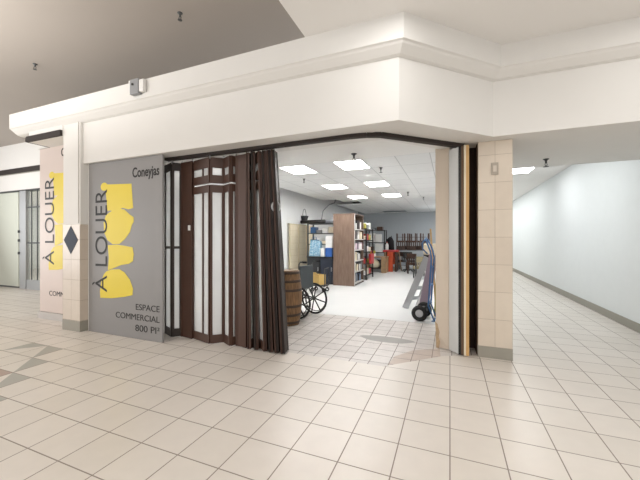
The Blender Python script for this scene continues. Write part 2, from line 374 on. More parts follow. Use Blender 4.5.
# ------------------------------------------------------------ folding gate and its track
tr = MB(); TP = [(-3.64, 3.28), (-1.0, 3.28), (-.82, 3.30), (-.68, 3.36), (-.56, 3.47), (.14, 4.13)]
for (a, b), (c_, d) in zip(TP, TP[1:]):
    tr.bar((a, b+.03, 2.465), (c_, d+.03, 2.465), .07, .045)
tag(tr.build('ceiling_track', TRACK), 'dark bronze ceiling track curving around the corner of the shop opening', 'track')
def on_y(px, Y):   # world x of the gate joints at depth Y
    a = R(22.1); kk = (px-320)/320; z = Y/(math.cos(a)+math.sin(a)*kk); return (-math.sin(a)+math.cos(a)*kk)*z
g = thing('folding_gate', 'brown accordion folding gate with milky panes pulled part way across the shop', 'gate', (-2.8, 3.36, 0))
GO = Vector((-2.8, 3.36, 0))
ZB, ZT = .012, 2.43
def gate_panel(A, B, At, Bt, kind, m=BROWN, st=.028, t=.016, div=None):
    A, B, At, Bt = (Vector(v)-GO for v in (A, B, At, Bt))
    n = (B-A).cross(At-A).normalized()*t
    W = (B-A).length
    def P(u, v, s): return (A.lerp(B, u)).lerp(At.lerp(Bt, u), v) + n*s
    def slab(mb, u0, u1, v0, v1, s=1):
        mb.hexa([P(u0, v0, -s), P(u1, v0, -s), P(u1, v0, s), P(u0, v0, s), P(u0, v1, -s), P(u1, v1, -s), P(u1, v1, s), P(u0, v1, s)])
    mb = MB(); e = min(.3, st/W); panes = []
    if kind == 'solid':
        slab(mb, 0, 1, 0, 1)
        slab(mb, 0, .12, 0, 1, 1.35); slab(mb, .88, 1, 0, 1, 1.35)
    else:
        us = [(e, 1-e)] if not div else [(e, div-e*.5), (div+e*.5, 1-e)]
        rows = [(.045, .505), (.52, .955)] if kind == 'tall' else [(.045, .812), (.905, .945)]
        us_c = [0]+[x for q in us for x in q]+[1]
        for a_, b_ in zip(us_c[::2], us_c[1::2]): slab(mb, a_, b_, 0, .852 if kind == 'light' else 1)
        for a_, b_ in us:
            vv = [0]+[x for q in rows for x in q]+[1]
            for q, (c0, c1) in enumerate(zip(vv[::2], vv[1::2])):
                if kind == 'light' and q == 1:
                    slab(mb, a_, b_, c0, .852); slab(mb, a_, b_, .862, c1)
                else: slab(mb, a_, b_, c0, c1)
            for c0, c1 in rows: panes.append((a_, b_, c0, c1))
        if kind == 'light':
            for a_, b_ in zip(us_c[::2], us_c[1::2]): slab(mb, a_, b_, .862, 1)
    pn = mb.build('gate_panel', m, g)
    for q in panes:
        gm = MB(); slab(gm, *q, .2); gm.build('pane', PANE, pn)
    return pn
def seg(pb0, y0, pb1, y1, kind, **kw):
    A = (on_y(pb0, y0), y0, ZB); B = (on_y(pb1, y1), y1, ZB)
    return gate_panel(A, B, (A[0], A[1], ZT-.01), (B[0], B[1], ZT-.01), kind, **kw)
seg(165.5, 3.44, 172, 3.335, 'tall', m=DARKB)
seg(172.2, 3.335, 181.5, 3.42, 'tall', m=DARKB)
lk = seg(182, 3.41, 193, 3.375, 'solid')
seg(193.5, 3.40, 210, 3.30, 'light', div=.62, st=.022)
seg(210.2, 3.30, 224, 3.42, 'light')
seg(224.2, 3.42, 230.5, 3.33, 'light')
seg(230.7, 3.33, 236.5, 3.41, 'light', st=.035)
seg(236.7, 3.37, 247, 3.35, 'solid')
pb = [247.3, 249.5, 253.7, 256.5, 259.5, 265, 268, 271, 274, 277, 280, 283, 287.3]
kd = ['solid', 'light', 'solid', 'solid', 'light'] + ['solid']*7
last = None
for i, kn in enumerate(kd):
    y0, y1 = (3.32, 3.46) if i % 2 else (3.46, 3.32)
    if i < 5: y0, y1 = (3.32, 3.44) if i % 2 else (3.44, 3.32)
    A = (on_y(pb[i]+.15, y0), y0, ZB); B = (on_y(pb[i+1]-.15, y1), y1, ZB)
    q = lambda v: 246+(v-247)*30/40.5
    At = (on_y(q(pb[i]+.15), y0), y0, ZT); Bt = (on_y(q(pb[i+1]-.15), y1), y1, ZT)
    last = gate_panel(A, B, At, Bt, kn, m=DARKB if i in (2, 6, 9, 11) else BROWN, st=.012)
MB().box(-.488, -.458, -.02, .02, 1.48, 1.55).build('lock_plate', WPL, g, .003)
mb = MB(); mb.ring((.865, .0, 1.75), (1, -.5, 0), .055, .013, 24, 8); mb.build('pull_ring', SILVER, g)
for px, y in ((172, 3.335), (182, 3.41), (193, 3.38), (210, 3.30), (224, 3.42), (236, 3.38), (247, 3.38)):
    x = on_y(px, y)+2.8; MB().tube([(x, y-3.36, 2.40), (x, y-3.36, 2.45)], .008, 6).build('hanger_pin', STEEL, g)

# ------------------------------------------------------------ pocket end: jamb, pocket door, dark recess
j = MB()
j.prism([(-.17, 4.29, 0.10), (-.165, 4.27, .2), (-.17, 4.29, 2.5), (0, 4.25, 2.5), (0, 4.25, .0), (-.14, 4.284, .0), (-.135, 4.284, .06), (-.15, 4.286, .08)], (0, .16, 0))
struct(j, 'trim_4', JAMB)
tag(MB().prism([(-.16, 4.265, 0), (-.125, 4.262, 0), (-.115, 4.26, .08), (-.13, 4.262, .13), (-.12, 4.262, .2), (-.145, 4.266, .3), (-.175, 4.272, .33), (-.165, 4.27, .2)], (0, .02, 0)).build('broken_plaster', mat('broken_plaster', '#b79f80', .9, var=.3, scale=40)), 'chipped brown plaster patch at the foot of the cream jamb', 'damage')
d = thing('pocket_door', 'white door leaf with black seal and pine edge folded against the cream jamb', 'door', (-.011, 4.22, 0))
v = Vector((.130, -.166, 0)); u = v.normalized(); nn = Vector((-u.y, u.x, 0))
def dl(mb, a, b, t0, t1, z0=.01, z1=2.45):
    pts = [u*a+nn*t0, u*b+nn*t0, u*b+nn*t1, u*a+nn*t1]
    return mb.prism([Vector((q.x, q.y, z0)) for q in pts], (0, 0, z1-z0))
dl(MB(), 0, .165, 0, .02).build('leaf_face', LEAF, d)
def wb(x0, x1, y0, y1, z1=2.45): return MB().box(x0+.011, x1+.011, y0-4.22, y1-4.22, .01, z1)
wb(.093, .122, 4.085, 4.30).build('seal', BLACK, d, label='black seal strip')
wb(.123, .149, 4.08, 4.30).build('core_board', mat('dark_brown_board', '#6e5640', .7), d, label='brown core board')
wb(.150, .172, 4.055, 4.28).build('edge_board', CREAM, d, label='pale edge board')
wb(.173, .205, 4.07, 4.28).build('edge_board', PINE, d, label='pine edge board')
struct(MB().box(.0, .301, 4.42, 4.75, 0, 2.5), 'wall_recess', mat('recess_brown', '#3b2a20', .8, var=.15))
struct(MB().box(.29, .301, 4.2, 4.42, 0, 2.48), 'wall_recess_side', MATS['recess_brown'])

# ------------------------------------------------------------ light fixtures and an added shop fill
def troffer(name, cx, cy, z, sx, sy, m, label, group):
    t = thing(name, label, 'ceiling light', (cx, cy, z), 0, group)
    fr = MB(); a, b = sx/2, sy/2
    fr.box(-a, a, -b, -b+.025, -.006, .012).box(-a, a, b-.025, b, -.006, .012).box(-a, -a+.025, -b+.025, b-.025, -.006, .012).box(a-.025, a, -b+.025, b-.025, -.006, .012)
    fr.build('frame', WPL, t)
    MB().box(-a+.025, a-.025, -b+.025, b-.025, -.002, .01).build('diffuser', m, t)
    return t
names = {(0, 0): 'nearest square ceiling light on the right inside the shop', (-2, 0): 'nearest ceiling light on the left inside the shop',
         (0, 3): 'middle ceiling light of the right row inside the shop', (-2, 3): 'middle ceiling light of the left row inside the shop',
         (0, 6): 'farthest ceiling light of the right row inside the shop', (-2, 6): 'farthest ceiling light of the left row inside the shop'}
for (i, jj), lb in names.items():
    troffer('ceiling_light', -2.0375+.575*i+.2875, 5.6+.755*jj+.3775, 2.8, .565, .745, STORE_LAMP, lb, 'shop ceiling lights')
troffer('ceiling_light', 1.55, 8.95, 3.042, .6, 1.0, CORR_LAMP, 'bright ceiling light at the start of the corridor beside the pillar', 'corridor ceiling lights')
area('corridor_light', (1.45, 15.5, 3.04), .8, 9, 75, (.97, 1, 1)); area('corridor_light', (1.2, 6.9, 3.04), .8, 1.8, 20, (.97, 1, 1))
area('shop_back_fill', (-.4, 14.6, 2.79), .5, 2.2, 42, (.97, 1, 1))  # added fill hidden behind the jamb, brightens the rear of the shop

# ------------------------------------------------------------ sprinklers
def sprinkler():
    t = thing('sprinkler_head', '', 'sprinkler')
    MB().lathe([(.035, 0), (.035, -.006), (.02, -.012), (.012, -.03), (.012, -.055)], 14).build('escutcheon', DGREY, t)
    fm = MB(); fm.tube([(-.015, 0, -.05), (-.022, 0, -.07), (-.006, 0, -.095)], .004, 6); fm.tube([(.015, 0, -.05), (.022, 0, -.07), (.006, 0, -.095)], .004, 6)
    fm.lathe([(.03, -.1), (.03, -.096)], 12); fm.build('deflector', DGREY, t)
    return t
s0 = sprinkler()
for i, (x, y, z, sc, lb) in enumerate([
    (-2.964, 2.889, 4.04, .85, 'dark sprinkler head on the high ceiling nearest the white ceiling edge'),
    (-5.876, 2.893, 4.04, .85, 'dark sprinkler head on the high ceiling over the signs'),
    (1.242, 5.322, 2.48, 1.1, 'sprinkler head under the beige soffit above the corridor'),
    (-1.494, 5.196, 2.8, 1.4, 'sprinkler head hanging just inside the shop opening'),
    (-1.28, 6.4, 2.8, 1.0, 'small sprinkler head beside the nearest right shop light'),
    (-1.174, 9.957, 2.8, 1.1, 'sprinkler head right of the farthest shop lights'),
    (-.823, 11.3, 2.8, 1.0, 'farthest sprinkler head on the shop ceiling grid'),
    (-3.214, 6.905, 2.8, .9, 'sprinkler head behind the nearest left shop light'),
    (-7.0, 4.95, 4.04, .85, 'dark sprinkler head near the far storefront fascia')]):
    o = s0 if i == 0 else dup(s0)
    place(o, (x, y, z), .4*i, lb, 'sprinkler heads', (sc, sc, sc))

# wall box on the fascia
t = thing('emergency_light', 'small grey and white box lamp mounted on the white fascia band', 'light fixture', (-3.69, 2.922, 3.20))
MB().box(-.09, .06, -.06, 0, 0, .19).build('housing', mat('fixture_grey', '#8f9092', .5), t, .008)
MB().box(.062, .14, -.05, 0, .02, .17).build('side_cover', WPL, t, .006)
MB().lathe([(.012, 0), (.016, .012)], 12).build('sensor', BLACK, t).matrix_local = Matrix.Translation((-.03, -.06, .12)) @ Matrix.Rotation(R(90), 4, 'X')
MB().box(-.115, -.092, -.055, 0, .01, .185).build('side_cover', WPL, t, .004)

# ------------------------------------------------------------ far storefront on the left
struct(MB().box(-22, -6.6, 5.1, 5.3, 3.35, 4.04), 'wall_far_left', WHITE)
struct(MB().box(-22, -6.6, 5.11, 5.3, 2.74, 3.19), 'trim_5', WHITE)
tag(MB().box(-20, -6.62, 5.08, 5.3, 3.215, 3.35).build('track_housing', TRACK), 'long dark track housing along the far storefront on the left', 'track')
struct(MB().box(-20, -6.6, 5.10, 5.3, 3.19, 3.215), 'trim_6', BASEG)
struct(MB().box(-20, -6.6, 5.10, 5.3, 2.71, 2.74), 'trim_7', DGREY)
struct(MB().box(-22, -6.65, 9.0, 9.1, 0, 4), 'wall_far_shop', PALEG)
struct(MB().box(-22, -6.65, 5.3, 9, 2.9, 2.95), 'ceiling', CEIL)
struct(MB().box(-6.65, -6.6, 3.5, 9, 0, 2.95), 'wall_far_side', WHITE)
area('far_shop_light', (-11, 7.2, 2.88), 3, 1.2, 85, (.98, 1, .97))
t = thing('wall_partition', 'pale green partition at the far left storefront with a dark floor line', 'partition', (-11.3, 5.15, 0))
MB().box(-3.2, .05, .0, .05, .04, 2.7).build('panel', PALEG, t)
MB().box(-3.2, .05, -.01, .05, 0, .04).build('floor_strip', DGREY, t)
t = thing('framed_glass_door', 'grey framed glass folding doors of the far left storefront', 'door', (-10.9, 5.15, 0))
MB().box(-.22, .08, -.04, .06, 0, 2.71).build('silver_post', SILVER, t, .005)
fm = MB()
for x in (.28, .55, .98, 1.25, 1.5): fm.box(x-.014, x+.014, -.008, .008, 0.0, 2.71)
fm.box(.1, 1.5, -.008, .008, 2.23, 2.27).box(.1, 1.5, -.008, .008, 1.25, 1.29)
fm.build('door_frame', DGREY, t)
MB().box(.1, 1.5, .009, .012, .1, 2.71).build('glass', CLEAR, t)
MB().box(.1, 1.5, -.03, .03, 0, .26).build('bottom_rail', SILVER, t)
for z in (1.55, 1.3, .95): MB().box(-.24, -.2, -.07, -.04, z, z+.07).build('hinge', DGREY, t)
tag(MB().box(-10.75, -9.0, 6.2, 6.5, 0.02, 2.05).build('display_panel', BEIGEP, None, .01), 'beige brown display panel behind the far glass doors', 'panel')

# ============================================================ inside the shop
# barrel
b = thing('wooden_barrel', 'old oak barrel with dark hoops standing beside the folded gate', 'barrel', (-2.42, 4.60, 0))
H = .86; prof = [(.175+.045*math.sin(math.pi*i/12), H*i/12) for i in range(13)]
def rb(z): return .175+.045*math.sin(math.pi*z/H)
MB().lathe(prof, 30).build('staves', OAK, b)
MB().lathe([(.165, H), (.165, H+.004)], 30).build('lid', mat('barrel_lid', '#8d745c', .7, var=.15), b)
for z in (.03, .15, .29, .54, .68, .81):
    MB().lathe([(rb(z)+.004, z), (rb(z+.02)+.005, z+.02), (rb(z+.04)+.004, z+.04)], 30).build('hoop', mat('rusty_hoop', '#4a3d33', .6, metal=.4, var=.2), b)

# wheelchair
wc = thing('wheelchair', 'black wheelchair with spoked wheels parked behind the barrel', 'wheelchair', (-2.36, 5.15, 0), R(168))
for sy in (-1, 1):
    y = sy*.25; c0 = (0, y, .285)
    wo = MB(); wo.ring(c0, (0, 1, 0), .268, .018, 40, 8); wh = wo.build('wheel', RUBBER, wc)
    MB().ring((0, y+sy*.035, .285), (0, 1, 0), .235, .008, 36, 6).build('push_rim', DGREY, wh)
    sp = MB(); sp.tube([(0, y-.035, .285), (0, y+.035, .285)], .028, 12)
    for q in range(8):
        a = q*math.pi/4+.2; sp.bar((0, y, .285), (.262*math.cos(a), y, .285+.262*math.sin(a)), .014, .02)
    sp.build('spokes', BLACK, wh)
fr = MB()
for sy in (-1, 1):
    y = sy*.2
    fr.tube([(-.12, y, .97), (-.03, y, .97), (0, y, .93), (.0, y, .28)], .012, 8)
    fr.tube([(0, y, .5), (.4, y, .5), (.46, y, .44), (.5, y, .12)], .012, 8)
    fr.tube([(0, y, .28), (.38, y, .28), (.38, y, .5)], .011, 8)
    fr.tube([(0, y, .72), (.3, y, .72), (.32, y, .5)], .011, 8)
fr.tube([(.1, -.2, .28), (.1, .2, .5)], .01, 8).tube([(.1, .2, .28), (.1, -.2, .5)], .01, 8)
fr.build('frame', DGREY, wc)
for sy in (-1, 1):
    MB().tube([(-.16, sy*.2, .97), (-.07, sy*.2, .97)], .018, 10).build('handle_grip', RUBBER, wc)
    MB().box(.05, .33, sy*.2-.03, sy*.2+.03, .725, .755).build('armrest', RUBBER, wc, .008)
    MB().box(.42, .58, sy*.12-.07, sy*.12+.07, .1, .12).build('footplate', DGREY, wc)
    cs = MB(); cs.ring((.38, sy*.19, .09), (0, 1, 0), .07, .018, 20, 8); cs.tube([(.38, sy*.19, .09), (.38, sy*.19, .27)], .01, 8); cs.build('caster', RUBBER, wc)
MB().box(-.02, .01, -.19, .19, .5, .9).build('backrest', VINYL, wc, .01)
MB().box(.0, .4, -.19, .19, .49, .53).build('seat', VINYL, wc, .01)

# tan pegboard against the left wall
t = thing('pegboard_panel', 'tall cream pegboard panel leaning on the left shop wall', 'panel', (-4.68, 9.9, 0), R(90))
MB().box(-.95, .95, -.02, .02, .05, 1.84).build('board', CREAM, t)
fm = MB()
for x in (-.95, -.32, .32, .95): fm.box(x-.02, x+.02, -.035, -.02, 0, 1.86)
for z in [.2*i+.05 for i in range(10)]: fm.box(-.95, .95, -.028, -.02, z-.005, z+.005)
fm.box(-.97, .97, -.03, .03, 1.84, 1.87).build('slat_frame', mat('cream_strip', '#cfc09f', .6), t)
# wall basket
t = thing('wall_basket', 'dark wire basket with arched handle hanging on the left shop wall', 'basket', (-4.66, 10.05, 1.92))
MB().lathe([(.07, 0), (.10, .12), (.14, .26)], 16).build('basket', mat('dark_wicker', '#38393c', .8, var=.3, scale=30), t)
MB().tube([(0, .14*math.cos(q), .24+.26*math.sin(q)) for q in [math.pi*i/12 for i in range(13)]], .008, 6).build('handle', DGREY, t)

# bookcase, double depth, open side facing right
bc = thing('library_bookcase', 'tall walnut laminate bookcase with light shelf edges full of books', 'bookcase', (-2.9, 9.53, 0))
MB().box(-.325, .325, -.54, -.50, 0, 2.1).build('side_panel', LAMIN, bc)
MB().box(-.325, .325, .50, .54, 0, 2.1).build('side_panel', LAMIN, bc)
MB().box(-.325, -.305, -.5, .5, 0, 2.1).build('back_panel', LAMIN, bc)
SHZ = [.09, .42, .74, 1.06, 1.38, 1.68]
EDGE = mat('shelf_edge_grey', '#bdb9b4', .5)
for z in SHZ: MB().box(-.305, .34, -.5, .5, z-.03, z).build('shelf', EDGE, bc)
MB().box(-.33, .335, -.545, .545, 2.1, 2.13).build('top_board', LAMIN, bc)
MB().box(-.3, .31, -.5, .5, 0, .06).build('plinth', DWOOD, bc)
MB().box(.325, .34, -.54, -.5, 0, 2.1).build('edge_strip', EDGE, bc)
NTH = 'first second third fourth fifth sixth seventh eighth ninth tenth eleventh twelfth thirteenth fourteenth fifteenth'.split()
ordn = ['lowest', 'second lowest', 'third lowest', 'fourth lowest', 'fifth lowest', 'top']
BK = {'white': WPL, 'grey': mat('book_grey', '#83868a', .6), 'dark': mat('book_dark', '#3a3536', .6), 'cream': CREAM, 'pink': mat('book_mauve', '#c9b0be', .6), 'blue': mat('book_blue', '#77889f', .6), 'brown': DWOOD}
books = {}
for si, z in enumerate(SHZ):
    y = -.47; bi = 0
    while y < .40:
        w_ = random.uniform(.05, .12); hgt = random.uniform(.17, .27)
        cn = random.choice({0: ['grey', 'blue', 'white', 'dark'], 3: ['white', 'pink', 'grey', 'pink']}.get(si, ['white', 'white', 'grey', 'dark', 'cream', 'brown']))
        if random.random() < .12: y += w_; continue
        if cn not in books:
            o = MB().box(-.11, .11, -.5, .5, 0, 1).build('book', BK[cn], None); books[cn] = o
        else: o = books[cn].copy(); COL.objects.link(o)
        o.location = (-2.9+random.uniform(.14, .2), 9.53+y+w_/2, z+.001); o.scale = (1, w_*.92, hgt)
        cw = {'dark': 'black', 'pink': 'pale mauve'}.get(cn, cn)
        tag(o, f'{cw} volume, {NTH[bi]} from the near end, {ordn[si]} shelf of the walnut bookcase', 'book', f'volumes on the {ordn[si]} bookcase shelf'); bi += 1
        y += w_

def rack(name, label, loc, rz, W, D, Hh, zs, m, n_brace=True):
    t = thing(name, label, 'shelving unit', loc, rz)
    for x in (-W/2, W/2):
        for y in (-D/2, D/2): MB().box(x-.02, x+.02, y-.02, y+.02, 0, Hh).build('post', m, t)
    for z in zs: MB().box(-W/2+.02, W/2-.02, -D/2+.02, D/2-.02, z-.03, z).build('shelf', m, t)
    return t
# rack behind cabinets, left
rack('metal_shelving', 'black metal shelving crowded with supplies left of the walnut bookcase', (-3.93, 10.0, 0), 0, .95, .45, 1.9, [.1, .78, 1.22, 1.58, 1.9], DGREY)
def boxobj(name, m, loc, sz, label, cat, rz=0, group=None, bevel=.006):
    o = MB().box(-sz[0]/2, sz[0]/2, -sz[1]/2, sz[1]/2, 0, sz[2]).build(name, m, None, bevel); o.location = loc; o.rotation_euler[2] = rz
    return tag(o, label, cat, group)
for i, (x, dz, ln, m) in enumerate([(-4.1, 0, .9, 'black'), (-3.85, .07, .8, 'grey'), (-3.95, .15, .85, 'black')]):
    rl = MB().tube([(-ln/2, 0, 0), (ln/2, 0, 0)], .06, 14).build('fabric_roll', BLACK if m == 'black' else mat('roll_grey', '#8a8d94', .7))
    rl.location = (x-.15 if i == 0 else x, 9.83+.15*i, 1.962); rl.rotation_euler = (0, 0, R(-5))
    tag(rl, ['long black roll lying at the front on top of the left shelving', 'grey roll lying between two black rolls on the left shelving', 'black roll lying at the back on top of the left shelving'][i], 'roll')
# suspended cloth-like print bag
t = thing('patterned_bag', 'light blue patterned bag standing on the dark cabinet', 'bag', (-3.9, 9.25, .84))
mb = MB(); mb.prism([(-.2, -.1, 0), (.2, -.1, 0), (.17, -.08, .45), (.05, -.07, .52), (-.15, -.08, .5)], (0, .2, 0)); mb.build('body', LBLUE, t, .02)
MB().tube([(-.08, -.08, .47), (-.05, -.09, .6), (.05, -.09, .6), (.08, -.08, .47)], .01, 6).build('handle', BLUE, t)
boxobj('cobalt_box', CBLUE, (-3.40, 9.2, .84), (.22, .25, .27), 'cobalt blue box on the cabinet against the bookcase', 'box')
boxobj('white_box', WPL, (-3.40, 9.2, 1.112), (.22, .22, .36), 'tall white box standing on the cobalt blue box', 'box')
boxobj('white_carton', WPL, (-3.62, 9.2, .84), (.12, .2, .26), 'small white carton between the patterned bag and blue box', 'box')
cols = [('white', WPL), ('black', BLACK), ('grey', BK['grey']), ('cream', CREAM), ('blue', BLUE)]
for zi, (z, zn) in enumerate(((.781, 'second'), (1.221, 'third'), (1.581, 'fourth'))):
    for q in range(4):
        cn, m = cols[(q*3+zi*2) % 5]
        boxobj('storage_box', m, (-4.25+q*.215, 9.97, z), (.18, .28, .1+.05*((q+zi) % 3)), f'{cn} box on the {zn} shelf of the left metal shelving', 'box', group='boxes on the left metal shelving')
# cabinets
for x, m, lb in ((-3.91, mat('charcoal_cabinet', '#26282b', .5), 'low charcoal cabinet under the patterned bag'), (-3.47, NAVY, 'low navy cabinet against the walnut bookcase')):
    t = thing('low_cabinet', lb, 'cabinet', (x, 9.25, 0))
    MB().box(-.21, .21, -.15, .22, .03, .81).build('body', m, t, .004)
    MB().box(-.22, .22, -.19, .23, .81, .838).build('top', BLACK, t, .004)
    dr = MB().box(-.2, .2, -.17, -.151, .06, .79).build('door', m, t, .003)
    MB().box(.15, .17, -.19, -.17, .4, .52).build('handle', STEEL, dr)
    MB().box(-.2, .2, -.13, .2, 0, .03).build('plinth', BLACK, t)
# small cart with tan box
t = thing('low_trolley', 'small black trolley with casters in front of the cabinets', 'trolley', (-3.15, 7.75, 0))
MB().box(-.2, .2, -.16, .16, .16, .19).build('deck', BLACK, t)
for a in (-.16, .16):
    for b_ in (-.12, .12):
        cs = MB(); cs.ring((a, b_, .06), (0, 1, 0), .042, .016, 16, 6); cs.tube([(a, b_, .06), (a, b_, .16)], .01, 6); cs.build('caster', RUBBER, t)
MB().tube([(.19, -.15, .18), (.19, -.15, .62), (.19, .15, .62), (.19, .15, .18)], .012, 8).build('push_bar', DGREY, t)
t = thing('cardboard_box', 'open tan cardboard box on the low black trolley', 'box', (-3.18, 7.75, .191), R(-25))
MB().box(-.13, .13, -.12, -.112, 0, .26).box(-.13, .13, .112, .12, 0, .26).box(-.13, -.122, -.112, .112, 0, .26).box(.122, .13, -.112, .112, 0, .26).box(-.122, .122, -.112, .112, 0, .01).build('carton', CARD, t)
MB().prism([(-.13, -.12, .26), (.13, -.12, .26), (.13, -.22, .33), (-.13, -.22, .33)], (0, 0, .006)).build('flap', CARD, t)

# rack beyond bookcase
rack('wire_rack', 'narrow black rack of small goods behind the walnut bookcase', (-2.86, 11.05, 0), 0, .5, 1.0, 1.75, [.15, .55, .95, 1.35, 1.74], BLACK)
for zi, z in enumerate((.151, .551, .951, 1.351, 1.741)):
    for q in range(3):
        cn, m = [('white', WPL), ('cream', CREAM), ('red', RED), ('olive', OLIVE), ('grey', BK['grey'])][(q+zi*2) % 5]
        boxobj('storage_box', m, (-2.84, 10.72+q*.32, z), (.34, .24, .14+.04*((q*2+zi) % 3)), f'{cn} box on the {["lowest", "second", "third", "fourth", "top"][zi]} shelf of the narrow black rack', 'box', group=f'{cn} boxes on the narrow black rack')
t = thing('red_tote_bag', 'red tote bag hanging from the front of the narrow black rack', 'bag', (-2.58, 11.0, .52))
MB().prism([(0, -.2, 0), (0, .2, 0), (0, .24, .36), (0, -.24, .36)], (.09, 0, 0)).build('body', RED, t, .02)
MB().tube([(.045, -.1, .35), (.045, -.06, .46), (.045, .06, .46), (.045, .1, .35)], .01, 6).build('strap', RED, t)
# back rack
rack('metal_shelving', 'black metal shelving with white cartons against the grey back wall area', (-3.12, 14.6, 0), 0, .8, .45, 1.8, [.1, .8, 1.25, 1.79], BLACK)
for i, (x, z, sx, sz, m, lb) in enumerate([(-3.3, 1.251, .24, .4, WPL, 'left white carton on the upper shelf of the back shelving'), (-3.02, 1.251, .26, .36, WPL, 'right white carton on the upper shelf of the back shelving'),
    (-3.0, .801, .3, .38, WPL, 'white carton on the middle shelf of the back shelving'), (-3.34, .801, .2, .25, DWOOD, 'dark brown box on the middle shelf of the back shelving'),
    (-3.3, 1.791, .3, .12, BK['grey'], 'flat grey box on top of the back shelving'), (-2.95, 1.791, .25, .16, DWOOD, 'dark brown box on top of the back shelving'), (-3.15, .101, .5, .35, BK['dark'], 'black bin on the lowest shelf of the back shelving')]):
    boxobj('carton', m, (x, 14.55, z), (sx, .3, sz), lb, 'box')
# wooden work table
t = thing('work_table', 'wooden work table with slab legs in front of the back shelving', 'table', (-2.82, 13.4, 0))
MB().box(-.42, .42, -.3, .3, .62, .66).build('tabletop', TWOOD, t, .004)
MB().box(.2, .40, -.28, -.22, 0, .62).build('leg', TWOOD, t); MB().box(.34, .40, -.22, .28, 0, .62).build('leg', TWOOD, t)
MB().box(-.40, -.34, -.28, .28, 0, .62).build('leg', TWOOD, t)
MB().box(-.34, .34, -.24, .24, .16, .19).build('lower_shelf', DWOOD, t)
t = thing('white_sack', 'crumpled beige sack on the lower shelf of the work table', 'sack', (-2.93, 13.35, .191))
MB().lathe([(.12, 0), (.2, .04), (.22, .14), (.17, .25), (.08, .33), (.03, .36)], 14).build('sack_body', CREAM, t)
boxobj('paper_stack', WPL, (-3.05, 13.4, .661), (.25, .3, .12), 'white stack of papers on the wooden work table', 'papers')
boxobj('green_box', OLIVE, (-3.02, 13.35, .782), (.2, .2, .12), 'olive box on top of the paper stack', 'box')
# red counter
t = thing('red_counter', 'red topped counter with orange side right of the work table', 'counter', (-2.32, 13.95, 0))
MB().box(-.34, .28, -.25, .25, .84, .92).build('top', RED, t, .005)
MB().box(-.16, .08, -.24, -.2, 0, .84).build('side_panel', ORANGE, t); MB().box(-.28, -.22, -.22, .22, 0, .84).build('leg', TWOOD, t); MB().box(.16, .22, -.22, .22, 0, .84).build('leg', DWOOD, t)
MB().box(-.22, .16, .1, .2, .3, .84).build('back_panel', ORANGE, t)
t = thing('spray_bottle', 'white bottle with red cap on the red counter', 'bottle', (-2.52, 13.9, .921))
MB().lathe([(.06, 0), (.065, .02), (.065, .22), (.03, .28), (.025, .3)], 14).build('bottle_body', WPL, t)
MB().lathe([(.03, .3), (.03, .35)], 12).build('cap', RED, t)
t = thing('easel_stand', 'thin brown wooden A-frame between the red counter and stacked chairs', 'stand', (-2.08, 14.34, 0))
MB().bar((-.2, 0, 0), (-.03, 0, .85), .04, .04).build('leg', TWOOD, t); MB().bar((.12, 0, 0), (0, 0, .85), .04, .04).build('leg', TWOOD, t); MB().bar((-.14, 0, .3), (.07, 0, .3), .03, .03).build('crossbar', TWOOD, t)

# long table with chairs upside down
t = thing('folding_table', 'dark table at the back carrying the upturned brown chairs', 'table', (-1.72, 14.75, 0))
MB().box(-.6, 1.0, -.32, .8, .87, .90).build('tabletop', BK['grey'], t)
for x in (-.55, .95):
    for y in (-.28, .76): MB().box(x-.015, x+.015, y-.015, y+.015, 0, .87).build('leg', BLACK, t)
def wchair(m, sm):
    t = thing('wooden_chair', '', 'chair')
    for x in (-.19, .19):
        MB().bar((x, -.19, 0), (x, -.19, .45), .05, .05).build('leg', m, t)
        MB().bar((x, .19, 0), (x, .22, .9), .05, .045).build('leg', m, t)
    MB().box(-.22, .22, -.22, .2, .39, .49).build('seat', sm, t, .01)
    bk = MB(); bk.box(-.19, .19, .195, .23, .68, .9)
    for x in (-.1, 0, .1): bk.bar((x, .2, .49), (x, .213, .68), .05, .02)
    bk.build('backrest', m, t)
    MB().bar((-.19, -.19, .2), (.19, -.19, .2), .02, .025).build('stretcher', m, t)
    return t
ch = wchair(DWOOD, DWOOD)
for i, (x, y, rz, lb) in enumerate([(-2.05, 14.75, 4, 'upturned dark brown chair at the left end of the back table'), (-1.55, 14.75, -5, 'upturned dark brown chair in the middle of the back table'), (-1.03, 14.75, 8, 'upturned dark brown chair at the right end of the back table')]):
    o = ch if i == 0 else dup(ch)
    o.location = (x, y, 0.905+.9*.82); o.rotation_euler = (R(180), 0, R(rz)); o.scale = (.88, .88, .82); o['label'] = lb; o['group'] = 'upturned chairs on the back table'
for x, y, rz, lb in ((-1.84, 15.27, -6, 'upturned brown chair behind and between the left and middle chairs on the back table'), (-1.3, 15.27, 5, 'upturned brown chair behind and between the middle and right chairs on the back table')):
    o = dup(ch); o.location = (x, y, 0.905+.9*.82); o.rotation_euler = (R(180), 0, R(rz)); o['label'] = lb; o.scale = (.88, .88, .82); o['group'] = 'upturned chairs on the back table'
for x, y, rz, lb in ((-1.98, 14.95, 175, 'dark brown chair pushed under the left side of the back table'), (-1.3, 13.3, 150, 'dark brown chair on the floor in front of the swivel chairs')):
    o = dup(ch); o.location = (x, y, 0); o.rotation_euler = (0, 0, R(rz)); o.scale = (1, 1, .9); o['label'] = lb; o['group'] = 'dark brown chairs on the floor at the back'
t = place(dup(ch), (-1.02, 11.75, 0), R(200), 'small tan upholstered chair standing before the stacked chairs', 'chairs on the shop floor', (.75, .75, .86)); t.rotation_euler = (0, 0, R(200))
